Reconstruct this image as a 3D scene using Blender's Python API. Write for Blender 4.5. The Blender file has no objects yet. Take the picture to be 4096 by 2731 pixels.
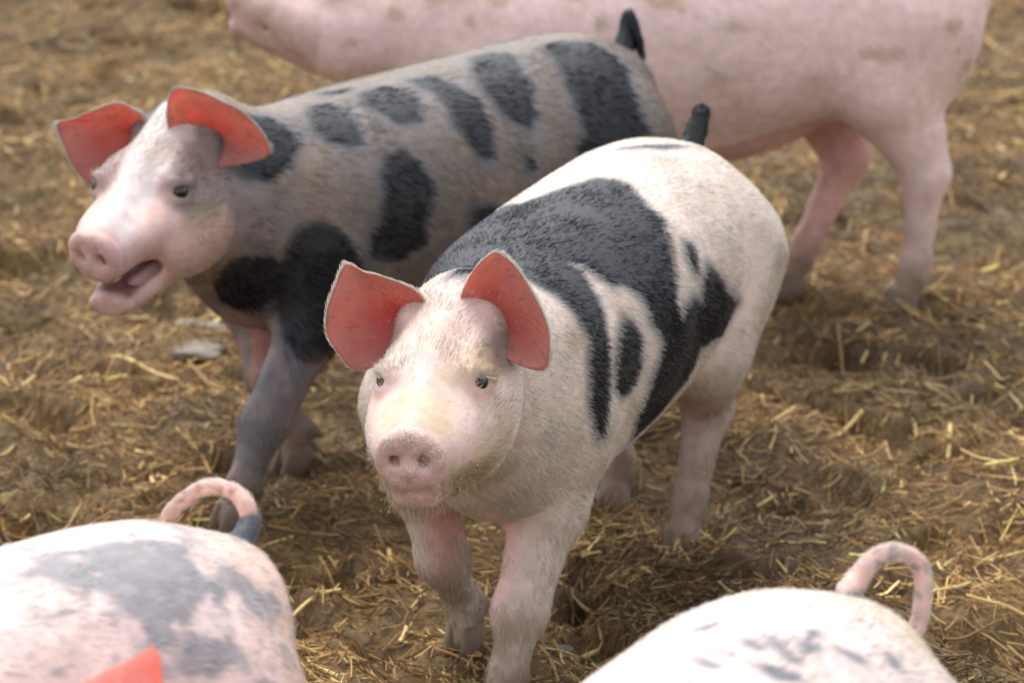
import bpy, math, random
import numpy as np
import openvdb
from mathutils import Matrix, Vector

DRAFT = False
rng = np.random.default_rng(7)
random.seed(7)
scene = bpy.context.scene
COL = scene.collection
RAD = math.radians

# ------------------------------------------------------------------ camera
cam_d = bpy.data.cameras.new('camera')
cam = bpy.data.objects.new('camera', cam_d)
COL.objects.link(cam)
scene.camera = cam
cam.location = (0.0, 0.0, 1.54)
cam.rotation_euler = (RAD(90 - 17), 0, 0)
cam_d.sensor_width = 36.0
cam_d.lens = 100.0
cam_d.clip_end = 500.0
cam_d.dof.use_dof = True
cam_d.dof.focus_distance = 3.32
cam_d.dof.aperture_fstop = 5.6

# ------------------------------------------------------------------ world, sun, exposure
SUN_EL, SUN_AZ = 64.0, 115.0          # azimuth measured from +X, counter-clockwise: behind the pigs, a little left
world = bpy.data.worlds.new('World')
scene.world = world
world.use_nodes = True
wn = world.node_tree
wn.nodes.clear()
w_out = wn.nodes.new('ShaderNodeOutputWorld')
w_bg = wn.nodes.new('ShaderNodeBackground')
w_sky = wn.nodes.new('ShaderNodeTexSky')
w_sky.sky_type = 'NISHITA'
w_sky.sun_disc = False
w_sky.sun_elevation = RAD(SUN_EL)
w_sky.sun_rotation = RAD(90.0 - SUN_AZ)
w_sky.air_density = 1.0
w_sky.dust_density = 2.0
w_sky.ozone_density = 1.0
w_bg.inputs['Strength'].default_value = 0.15
w_hs = wn.nodes.new('ShaderNodeHueSaturation')          # thin even cloud: the blue is washed out of the sky
w_hs.inputs['Saturation'].default_value = 0.30
wn.links.new(w_sky.outputs[0], w_hs.inputs['Color'])
wn.links.new(w_hs.outputs[0], w_bg.inputs['Color'])
wn.links.new(w_bg.outputs[0], w_out.inputs['Surface'])
sun_d = bpy.data.lights.new('sun', 'SUN')
sun_d.energy = 0.9
sun_d.angle = RAD(45)
sun_d.color = (1.0, 0.97, 0.92)
sun = bpy.data.objects.new('sun', sun_d)
COL.objects.link(sun)
_d = Vector((math.cos(RAD(SUN_EL)) * math.cos(RAD(SUN_AZ)), math.cos(RAD(SUN_EL)) * math.sin(RAD(SUN_AZ)), math.sin(RAD(SUN_EL))))
sun.rotation_euler = (-_d).to_track_quat('-Z', 'Y').to_euler()
scene.view_settings.view_transform = 'Standard'
scene.view_settings.look = 'None'
scene.view_settings.gamma = 1.0
scene.view_settings.exposure = 1.30
scene.view_settings.use_curve_mapping = False
scene.render.engine = 'CYCLES'
scene.cycles.max_bounces = 6
scene.cycles.diffuse_bounces = 3
scene.cycles.transmission_bounces = 3
scene.cycles.use_denoising = True


# ------------------------------------------------------------------ helpers
def hash3(i, j, k, seed=0):
    h = (i.astype(np.int64) * 374761393 + j.astype(np.int64) * 668265263 + k.astype(np.int64) * 2147483647 + seed * 1274126177) & 0xffffffff
    h = ((h ^ (h >> 13)) * 1274126177) & 0xffffffff
    h = (h ^ (h >> 16)) & 0xffffff
    return h.astype(np.float64) / 0xffffff


def vnoise(P, scale, seed=0):
    """smooth value noise in 0..1 at points P (n,3)"""
    Q = np.asarray(P, float) * scale
    I = np.floor(Q).astype(np.int64)
    f = Q - I
    f = f * f * (3 - 2 * f)
    r = 0
    for dx in (0, 1):
        wx = f[:, 0] if dx else 1 - f[:, 0]
        for dy in (0, 1):
            wy = f[:, 1] if dy else 1 - f[:, 1]
            for dz in (0, 1):
                wz = f[:, 2] if dz else 1 - f[:, 2]
                r = r + wx * wy * wz * hash3(I[:, 0] + dx, I[:, 1] + dy, I[:, 2] + dz, seed)
    return r


def fbm(P, scale, octaves=3, seed=0, gain=0.5):
    a, t, s = 0.0, 0.0, 1.0
    for o in range(octaves):
        a = a + s * vnoise(P, scale * 2 ** o, seed + o * 17)
        t += s
        s *= gain
    return a / t


def smooth(e0, e1, x):
    t = np.clip((x - e0) / (e1 - e0), 0, 1)
    return t * t * (3 - 2 * t)


def mix(a, b, t):
    return a + (b - a) * t[:, None]


def table(rows, n=160):
    """resample section rows (first column monotonic) with a Catmull-Rom curve"""
    R = np.array(rows, float)
    x = R[:, 0]
    xs = np.linspace(x[0], x[-1], n)
    out = np.empty((n, R.shape[1]))
    out[:, 0] = xs
    m = np.zeros_like(R)
    m[1:-1] = (R[2:] - R[:-2]) / (x[2:] - x[:-2])[:, None]
    m[0] = (R[1] - R[0]) / (x[1] - x[0])
    m[-1] = (R[-1] - R[-2]) / (x[-1] - x[-2])
    i = np.clip(np.searchsorted(x, xs, side='right') - 1, 0, len(x) - 2)
    h = x[i + 1] - x[i]
    t = (xs - x[i]) / h
    for c in range(1, R.shape[1]):
        p0, p1 = R[i, c], R[i + 1, c]
        m0, m1 = m[i, c] * h, m[i + 1, c] * h
        out[:, c] = (2*t**3 - 3*t**2 + 1)*p0 + (t**3 - 2*t**2 + t)*m0 + (-2*t**3 + 3*t**2)*p1 + (t**3 - t**2)*m1
    return out


def rot(yaw, pitch, roll):
    """columns: forward, left, up of a frame turned by yaw (left +), pitch (nose up +), roll (degrees)"""
    M = Matrix.Rotation(RAD(yaw), 3, 'Z') @ Matrix.Rotation(RAD(-pitch), 3, 'Y') @ Matrix.Rotation(RAD(roll), 3, 'X')
    return np.array(M)


class Field:
    """a distance field on a grid: shapes are melted together and the skin is drawn off it"""
    def __init__(self, lo, hi, vox):
        self.lo = np.array(lo, float)
        self.v = vox
        self.n = np.ceil((np.array(hi) - self.lo) / vox).astype(int) + 1
        self.a = np.full(self.n, 0.3, np.float32)

    def sub(self, lo, hi):
        i0 = np.clip(np.floor((np.array(lo) - self.lo) / self.v).astype(int), 0, self.n - 1)
        i1 = np.clip(np.ceil((np.array(hi) - self.lo) / self.v).astype(int) + 1, 1, self.n)
        ax = [(self.lo[k] + self.v * np.arange(i0[k], i1[k])).astype(np.float32) for k in range(3)]
        X, Y, Z = np.meshgrid(*ax, indexing='ij', sparse=True)
        return (slice(i0[0], i1[0]), slice(i0[1], i1[1]), slice(i0[2], i1[2])), X, Y, Z

    def put(self, sl, d, k, cut=False):
        a = self.a[sl]
        if cut:
            d = -d
            h = np.clip(0.5 - 0.5 * (a - d) / k, 0, 1)
            self.a[sl] = a * (1 - h) + d * h + k * h * (1 - h)
        else:
            h = np.clip(0.5 + 0.5 * (a - d) / k, 0, 1)
            self.a[sl] = a * (1 - h) + d * h - k * h * (1 - h)

    def cone(self, p, q, r0, r1, k=0.03, cut=False):
        p, q = np.array(p, float), np.array(q, float)
        m = max(r0, r1) + 0.07
        sl, X, Y, Z = self.sub(np.minimum(p, q) - m, np.maximum(p, q) + m)
        ba = q - p
        L = max(float(ba @ ba), 1e-9)
        t = np.clip(((X - p[0]) * ba[0] + (Y - p[1]) * ba[1] + (Z - p[2]) * ba[2]) / L, 0, 1)
        d = np.sqrt((X - p[0] - t * ba[0])**2 + (Y - p[1] - t * ba[1])**2 + (Z - p[2] - t * ba[2])**2) - (r0 + (r1 - r0) * t)
        self.put(sl, d, k, cut)

    def chain(self, pts, k=0.03):
        for a, b in zip(pts[:-1], pts[1:]):
            self.cone(a[:3], b[:3], a[3], b[3], k)

    def blob(self, c, r, R=None, k=0.03, cut=False):
        c, r = np.array(c, float), np.array(r, float)
        m = r.max() + 0.07
        sl, X, Y, Z = self.sub(c - m, c + m)
        X, Y, Z = X - c[0], Y - c[1], Z - c[2]
        if R is not None:
            X, Y, Z = [X * R[0, i] + Y * R[1, i] + Z * R[2, i] for i in range(3)]
        k0 = np.sqrt((X / r[0])**2 + (Y / r[1])**2 + (Z / r[2])**2)
        k1 = np.sqrt((X / r[0]**2)**2 + (Y / r[1]**2)**2 + (Z / r[2]**2)**2) + 1e-6
        d = k0 * (k0 - 1.0) / k1
        self.put(sl, d, k, cut)

    def loft(self, T, R=None, t=(0, 0, 0), p=2.3, k=0.03, cut=False, taper=0.0):
        """T columns: x, cy, cz, half-width, half-height"""
        t = np.array(t, float)
        R = np.eye(3) if R is None else R
        ext = np.array([[x, cy + sy * (hw + .06), cz + sz * (hh + .06)] for x, cy, cz, hw, hh in T[::8].tolist() + [T[-1].tolist()] for sy in (-1, 1) for sz in (-1, 1)])
        W = ext @ R.T + t
        sl, X, Y, Z = self.sub(W.min(0) - .05, W.max(0) + .05)
        X, Y, Z = X - t[0], Y - t[1], Z - t[2]
        X, Y, Z = [X * R[0, i] + Y * R[1, i] + Z * R[2, i] for i in range(3)]
        cy, cz, hw, hh = [np.interp(X, T[:, 0], T[:, c]).astype(np.float32) for c in range(1, 5)]
        if taper:
            hw = hw * (1 - taper * np.clip((Z - cz) / hh, 0, 1)**1.5)
        s = ((np.abs(Y - cy) / hw)**p + (np.abs(Z - cz) / hh)**p)**(1 / p)
        d = (s - 1) * np.minimum(hw, hh)
        ex = np.maximum(T[0, 0] - X, X - T[-1, 0])
        d = np.where(ex > 0, np.sqrt(np.maximum(d, 0)**2 + np.maximum(ex, 0)**2), d)
        d = np.where((ex > 0), np.maximum(d, ex), d)
        self.put(sl, d.astype(np.float32), k, cut)

    def mesh(self, name, relax=3):
        g = openvdb.FloatGrid()
        g.background = 0.3
        g.copyFromArray(self.a)
        pts, quads = g.convertToQuads(0.0)
        pts = pts.astype(np.float64) * self.v + self.lo
        # gentle Taubin smoothing
        e = np.vstack([quads[:, [0, 1]], quads[:, [1, 2]], quads[:, [2, 3]], quads[:, [3, 0]]]).astype(np.int64)
        cnt = np.bincount(e[:, 0], minlength=len(pts)) + np.bincount(e[:, 1], minlength=len(pts))
        for it in range(relax * 2):
            acc = np.zeros_like(pts)
            for c in range(3):
                acc[:, c] = np.bincount(e[:, 0], pts[e[:, 1], c], len(pts)) + np.bincount(e[:, 1], pts[e[:, 0], c], len(pts))
            lap = acc / np.maximum(cnt, 1)[:, None] - pts
            pts = pts + lap * (0.5 if it % 2 == 0 else -0.52)
        return mesh_from(name, pts, quads)


def mesh_from(name, pts, quads, smooth_shade=True):
    me = bpy.data.meshes.new(name)
    pts = np.asarray(pts, np.float32)
    quads = np.asarray(quads, np.int32)
    k = quads.shape[1]
    me.vertices.add(len(pts))
    me.vertices.foreach_set('co', pts.ravel())
    me.loops.add(quads.size)
    me.loops.foreach_set('vertex_index', quads.ravel())
    me.polygons.add(len(quads))
    me.polygons.foreach_set('loop_start', np.arange(0, quads.size, k, dtype=np.int32))
    if smooth_shade:
        me.polygons.foreach_set('use_smooth', np.ones(len(quads), bool))
    me.update(calc_edges=True)
    me.validate()
    return me


def vcol(me, name, rgb):
    a = me.attributes.new(name, 'FLOAT_COLOR', 'POINT')
    c = np.ones((len(me.vertices), 4), np.float32)
    c[:, :3] = rgb
    a.data.foreach_set('color', c.ravel())


def link(name, data, parent=None, mat=None):
    o = bpy.data.objects.new(name, data)
    COL.objects.link(o)
    if parent is not None:
        o.parent = parent
    if mat is not None:
        data.materials.append(mat)
    return o


def tag(o, label, cat, group=None, kind=None):
    o['label'] = label
    o['category'] = cat
    if group:
        o['group'] = group
    if kind:
        o['kind'] = kind


# ------------------------------------------------------------------ materials
def new_mat(name):
    m = bpy.data.materials.new(name)
    m.use_nodes = True
    nt = m.node_tree
    b = nt.nodes['Principled BSDF']
    return m, nt, b


def attr_node(nt, name):
    a = nt.nodes.new('ShaderNodeAttribute')
    a.attribute_name = name
    return a


def bump_into(nt, b, scale, strength, dist, detail=4):
    tc = nt.nodes.new('ShaderNodeTexCoord')
    n = nt.nodes.new('ShaderNodeTexNoise')
    n.inputs['Scale'].default_value = scale
    n.inputs['Detail'].default_value = detail
    bm = nt.nodes.new('ShaderNodeBump')
    bm.inputs['Strength'].default_value = strength
    bm.inputs['Distance'].default_value = dist
    nt.links.new(tc.outputs['Object'], n.inputs['Vector'])
    nt.links.new(n.outputs['Fac'], bm.inputs['Height'])
    nt.links.new(bm.outputs['Normal'], b.inputs['Normal'])
    return n


def skin_material():
    m, nt, b = new_mat('pig_skin')
    a = attr_node(nt, 'skin_col')
    tc = nt.nodes.new('ShaderNodeTexCoord')
    n = nt.nodes.new('ShaderNodeTexNoise')
    n.inputs['Scale'].default_value = 60
    n.inputs['Detail'].default_value = 6
    nt.links.new(tc.outputs['Object'], n.inputs['Vector'])
    mr = nt.nodes.new('ShaderNodeMapRange')
    mr.inputs['From Min'].default_value = 0.3
    mr.inputs['From Max'].default_value = 0.7
    mr.inputs['To Min'].default_value = 0.86
    mr.inputs['To Max'].default_value = 1.1
    nt.links.new(n.outputs['Fac'], mr.inputs['Value'])
    mx = nt.nodes.new('ShaderNodeVectorMath')
    mx.operation = 'SCALE'
    nt.links.new(a.outputs['Color'], mx.inputs[0])
    nt.links.new(mr.outputs['Result'], mx.inputs['Scale'])
    gr = attr_node(nt, 'grit')
    n2 = nt.nodes.new('ShaderNodeTexNoise')
    n2.inputs['Scale'].default_value = 420
    n2.inputs['Detail'].default_value = 3
    nt.links.new(tc.outputs['Object'], n2.inputs['Vector'])
    th = nt.nodes.new('ShaderNodeMapRange')
    th.inputs['From Min'].default_value = 0.52
    th.inputs['From Max'].default_value = 0.58
    nt.links.new(n2.outputs['Fac'], th.inputs['Value'])
    ml = nt.nodes.new('ShaderNodeMath')
    ml.operation = 'MULTIPLY'
    nt.links.new(th.outputs['Result'], ml.inputs[0])
    nt.links.new(gr.outputs['Fac'], ml.inputs[1])
    mg = nt.nodes.new('ShaderNodeMix')
    mg.data_type = 'RGBA'
    mg.inputs['B'].default_value = (.80, .73, .62, 1)
    nt.links.new(ml.outputs[0], mg.inputs['Factor'])
    nt.links.new(mx.outputs['Vector'], mg.inputs['A'])
    nt.links.new(mg.outputs['Result'], b.inputs['Base Color'])
    b.inputs['Roughness'].default_value = 0.55
    b.inputs['Specular IOR Level'].default_value = 0.35
    b.inputs['Subsurface Weight'].default_value = 0.12
    b.inputs['Subsurface Radius'].default_value = (0.6, 0.25, 0.15)
    b.inputs['Subsurface Scale'].default_value = 0.012
    bump_into(nt, b, 260, 0.35, 0.002)
    return m


def hair_material():
    m, nt, b = new_mat('pig_hair')
    a = attr_node(nt, 'hair_col')
    nt.links.new(a.outputs['Color'], b.inputs['Base Color'])
    b.inputs['Roughness'].default_value = 0.5
    b.inputs['Specular IOR Level'].default_value = 0.11
    tr = nt.nodes.new('ShaderNodeBsdfTranslucent')
    nt.links.new(a.outputs['Color'], tr.inputs['Color'])
    mx = nt.nodes.new('ShaderNodeMixShader')
    mx.inputs['Fac'].default_value = 0.30
    out = nt.nodes['Material Output']
    nt.links.new(b.outputs[0], mx.inputs[1])
    nt.links.new(tr.outputs[0], mx.inputs[2])
    nt.links.new(mx.outputs[0], out.inputs['Surface'])
    return m


def ear_material():
    m, nt, b = new_mat('pig_ear')
    a = attr_node(nt, 'skin_col')
    g = attr_node(nt, 'glow_col')
    nt.links.new(a.outputs['Color'], b.inputs['Base Color'])
    b.inputs['Roughness'].default_value = 0.5
    b.inputs['Specular IOR Level'].default_value = 0.3
    tr = nt.nodes.new('ShaderNodeBsdfTranslucent')
    nt.links.new(g.outputs['Color'], tr.inputs['Color'])
    mx = nt.nodes.new('ShaderNodeMixShader')
    mx.inputs['Fac'].default_value = 0.70
    out = nt.nodes['Material Output']
    bump_into(nt, b, 150, 0.4, 0.002)
    nt.links.new(b.outputs[0], mx.inputs[1])
    nt.links.new(tr.outputs[0], mx.inputs[2])
    nt.links.new(mx.outputs[0], out.inputs['Surface'])
    return m


def plain(name, col, rough=0.6, spec=0.4, bump=None):
    m, nt, b = new_mat(name)
    b.inputs['Base Color'].default_value = (*col, 1)
    b.inputs['Roughness'].default_value = rough
    b.inputs['Specular IOR Level'].default_value = spec
    if bump:
        n = bump_into(nt, b, *bump)
        cr = nt.nodes.new('ShaderNodeMapRange')
        cr.inputs['To Min'].default_value = 0.7
        cr.inputs['To Max'].default_value = 1.25
        nt.links.new(n.outputs['Fac'], cr.inputs['Value'])
        sc = nt.nodes.new('ShaderNodeVectorMath')
        sc.operation = 'SCALE'
        sc.inputs[0].default_value = col
        nt.links.new(cr.outputs['Result'], sc.inputs['Scale'])
        nt.links.new(sc.outputs['Vector'], b.inputs['Base Color'])
    return m


M_SKIN = skin_material()
M_HAIR = hair_material()
M_EAR = ear_material()
M_EYE = plain('eye_surface', (0.012, 0.008, 0.006), 0.06, 0.6)
M_HOOF = plain('hoof_horn', (0.16, 0.11, 0.075), 0.6, 0.3, (90, 0.6, 0.004))
M_MEAL = plain('barley_meal', (.40, .30, .18), .85, .15)
M_MOUTH = plain('mouth_flesh', (0.42, 0.13, 0.13), 0.3, 0.5)

# linear colours
PINK = np.array((0.72, 0.44, 0.39))
ROSE = np.array((0.74, 0.33, 0.30))
CREAM = np.array((0.78, 0.71, 0.60))
HAIRW = np.array((0.68, 0.64, 0.56))
DARKSKIN = np.array((0.020, 0.021, 0.025))
DARKHAIR = np.array((0.012, 0.013, 0.017))
GREY = np.array((0.16, 0.15, 0.155))
DIRT = np.array((0.20, 0.13, 0.07))

# ------------------------------------------------------------------ pig anatomy (nominal: about 0.59 m high at the rump; x forward, y left, z up)
SPINE = [
    (-0.505, 0, .490, .030, .035),
    (-0.490, 0, .482, .070, .072),
    (-0.455, 0, .470, .108, .102),
    (-0.380, 0, .458, .146, .137),
    (-0.260, 0, .443, .165, .152),
    (-0.100, 0, .424, .172, .162),
    (0.080, 0, .412, .166, .166),
    (0.220, 0, .410, .145, .156),
    (0.310, 0, .420, .112, .134),
    (0.360, 0, .432, .084, .105),
    (0.390, 0, .440, .050, .060)]
SPINE_TURNED = [(x, cy + .016 * max(0, min(1, (x - .05) / .2)), cz, w - .016 * max(0, min(1, (x - .05) / .2)), h) for x, cy, cz, w, h in SPINE]
# head frame: origin at the poll between the ears, x to the snout.   x, cy, cz, half-width, half-height
HEAD = [
    (-0.100, 0, -.080, .060, .070),
    (-0.050, 0, -.078, .066, .076),
    (0.000, 0, -.076, .069, .079),
    (0.050, 0, -.080, .070, .082),
    (0.100, 0, -.087, .064, .076),
    (0.145, 0, -.094, .059, .062),
    (0.185, 0, -.096, .055, .054),
    (0.215, 0, -.093, .047, .046),
    (0.238, 0, -.090, .037, .038)]
HEAD_OPEN = [(x, cy, cz, w * .95, h) for x, cy, cz, w, h in HEAD[:5]] + [
    (0.145, 0, -.082, .047, .047),
    (0.185, 0, -.087, .042, .040),
    (0.215, 0, -.089, .038, .037),
    (0.238, 0, -.090, .034, .035)]
FRONT_LEG = [(0.22, .088, .37, .076), (.228, .100, .268, .043), (.258, .098, .152, .0305), (.254, .096, .070, .0200), (.268, .096, .026, .0235)]
HIND_LEG = [(-0.365, .085, .440, .105), (-.285, .110, .335, .070), (-.390, .103, .215, .0315), (-.375, .100, .092, .0205), (-.350, .100, .026, .0240)]


def leg(base, side, fx=None, fy=None, dx_knee=0.0, lift=0.0):
    """a leg whose foot stands at local (fx, fy)"""
    b = base[-1]
    dx = 0 if fx is None else fx - b[0]
    dy = 0 if fy is None else fy - side * b[1]
    out = []
    for i, (x, y, z, r) in enumerate(base):
        f = (0, 0.22, .62, .94, 1.0)[i]
        out.append((x + dx * f + dx_knee * (0, .5, 1, .4, 0)[i], side * y + dy * f, z + lift * f, r))
    return out


def radial_ear(outline, cup, thick, rings=14, n=72):
    """a cupped leaf. outline: closed list of (up, out) starting and ending at the base; returns points (up, out, depth) for the inner and outer skins"""
    O = np.array(outline, float)
    O = np.vstack([O, O[:1]])
    seg = np.r_[0, np.cumsum(np.linalg.norm(np.diff(O, axis=0), axis=1))]
    T = table(np.c_[seg, O], n + 1)[:-1, 1:]
    c = O[:-1].mean(0) * 0.55 + O[0] * 0.45
    t = (np.arange(rings) + 1) / rings
    P = c + t[:, None, None] * (T - c)[None]
    P = np.vstack([c[None], P.reshape(-1, 2)])
    tt = np.r_[0, np.repeat(t, n)]
    up = P[:, 0] / O[:, 0].max()
    depth = -cup * (1 - tt**2.2) * (1 - 0.35 * np.clip(up, 0, 1))
    th = thick * (0.35 + 0.65 * np.sqrt(np.clip(1 - tt**4, 0, 1))) * (1.25 - 0.6 * np.clip(up, 0, 1))
    inner = np.c_[P, depth]
    outer = np.c_[P, depth - th]
    m = len(P)
    F = []
    for j in range(n):
        j2 = (j + 1) % n
        F.append((0, 1 + j, 1 + j2, 1 + j2))
        for i in range(rings - 1):
            a, b = 1 + i * n + j, 1 + i * n + j2
            F.append((a, a + n, b + n, b))
    Fi = np.array(F)
    Fo = Fi[:, ::-1] + m
    rim = np.array([(1 + (rings - 1) * n + j, m + 1 + (rings - 1) * n + j, m + 1 + (rings - 1) * n + (j + 1) % n, 1 + (rings - 1) * n + (j + 1) % n) for j in range(n)])
    return inner, outer, Fi, Fo, rim, tt


def tri_mesh(name, pts, faces):
    me = bpy.data.meshes.new(name)
    fl = []
    for f in faces:
        g = []
        for v in f:
            v = int(v)
            if v not in g:
                g.append(v)
        if len(g) > 2:
            fl.append(g)
    me.from_pydata([tuple(map(float, p)) for p in pts], [], fl)
    me.polygons.foreach_set('use_smooth', [True] * len(me.polygons))
    me.update()
    return me


def tube(name, pts, radii, sides=14):
    """a tapered round tube through pts"""
    D = np.c_[np.linspace(0, 1, len(pts)), np.array(pts, float), np.array(radii)]
    T = table(D, 64)
    P, r = T[:, 1:4], T[:, 4] * (.94 + .12 * vnoise(T[:, 1:4], 110, 12))
    P = P + .003 * (np.c_[vnoise(P, 45, 1), vnoise(P, 45, 2), vnoise(P, 45, 3)] - .5)
    d = np.gradient(P, axis=0)
    d /= np.linalg.norm(d, axis=1)[:, None]
    n0 = np.cross(d[0], (0.3, 0.2, 0.9))
    n0 /= np.linalg.norm(n0)
    V = []
    for i in range(len(P)):
        n0 = n0 - d[i] * (n0 @ d[i])
        n0 /= np.linalg.norm(n0)
        b0 = np.cross(d[i], n0)
        for j in range(sides):
            a = 2 * math.pi * j / sides
            V.append(P[i] + r[i] * (math.cos(a) * n0 + math.sin(a) * b0))
    F = [(i * sides + j, i * sides + (j + 1) % sides, (i + 1) * sides + (j + 1) % sides, (i + 1) * sides + j) for i in range(len(P) - 1) for j in range(sides)]
    V.append(P[0]); V.append(P[-1])
    F += [(len(V) - 2, (j + 1) % sides, j, j) for j in range(sides)]
    F += [(len(V) - 1, (len(P) - 1) * sides + j, (len(P) - 1) * sides + (j + 1) % sides, (len(P) - 1) * sides + (j + 1) % sides) for j in range(sides)]
    t = np.r_[np.repeat(np.linspace(0, 1, len(P)), sides), 0, 1]
    me = tri_mesh(name, V, F)
    me.update()
    return me, t


def hoof_mesh():
    """two claws of a cloven hoof, x forward, standing on z = 0"""
    V, F = [], []
    for s in (-1, 1):
        rows = []
        for (z, x0, x1, w) in ((0.0, -.030, .038, .0125), (.014, -.029, .033, .0125), (.032, -.026, .022, .0120), (.048, -.022, .014, .010)):
            ring = []
            for k in range(12):
                a = 2 * math.pi * k / 12
                cx, hx = (x0 + x1) / 2, (x1 - x0) / 2
                ring.append((cx + hx * math.cos(a), s * (.0145 - .003 * max(0, math.cos(a))) + w * math.sin(a) * (1 - .25 * max(0, math.cos(a))), z))
            rows.append(ring)
        b = len(V)
        for ring in rows:
            V += ring
        for i in range(3):
            for k in range(12):
                F.append((b + i * 12 + k, b + i * 12 + (k + 1) % 12, b + (i + 1) * 12 + (k + 1) % 12, b + (i + 1) * 12 + k))
        F.append(tuple(b + k for k in reversed(range(12))))
        F.append(tuple(b + 36 + k for k in range(12)))
    me = bpy.data.meshes.new('hoof')
    me.from_pydata(V, [], F)
    me.polygons.foreach_set('use_smooth', [True] * len(me.polygons))
    me.update()
    me.materials.append(M_HOOF)
    return me


HOOF = hoof_mesh()


def eye_mesh():
    import bmesh
    bm = bmesh.new()
    bmesh.ops.create_uvsphere(bm, u_segments=24, v_segments=16, radius=0.0125)
    me = bpy.data.meshes.new('eye')
    bm.to_mesh(me)
    bm.free()
    me.polygons.foreach_set('use_smooth', [True] * len(me.polygons))
    me.materials.append(M_EYE)
    return me


EYE = eye_mesh()


def poly_sd(U, V, poly):
    """signed distance (inside negative) of points to a closed polygon"""
    P = np.array(poly, float)
    d = np.full(len(U), 1e9)
    inside = np.zeros(len(U), bool)
    for i in range(len(P)):
        a, b = P[i], P[(i + 1) % len(P)]
        e = b - a
        wx, wy = U - a[0], V - a[1]
        t = np.clip((wx * e[0] + wy * e[1]) / (e @ e + 1e-12), 0, 1)
        d = np.minimum(d, (wx - t * e[0])**2 + (wy - t * e[1])**2)
        c1 = (a[1] > V) != (b[1] > V)
        xi = (b[0] - a[0]) * (V - a[1]) / (b[1] - a[1] + 1e-12) + a[0]
        inside ^= c1 & (U < xi)
    d = np.sqrt(d)
    return np.where(inside, -d, d)


PHI_R = 0.165      # metres per radian used for coat outlines


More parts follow.
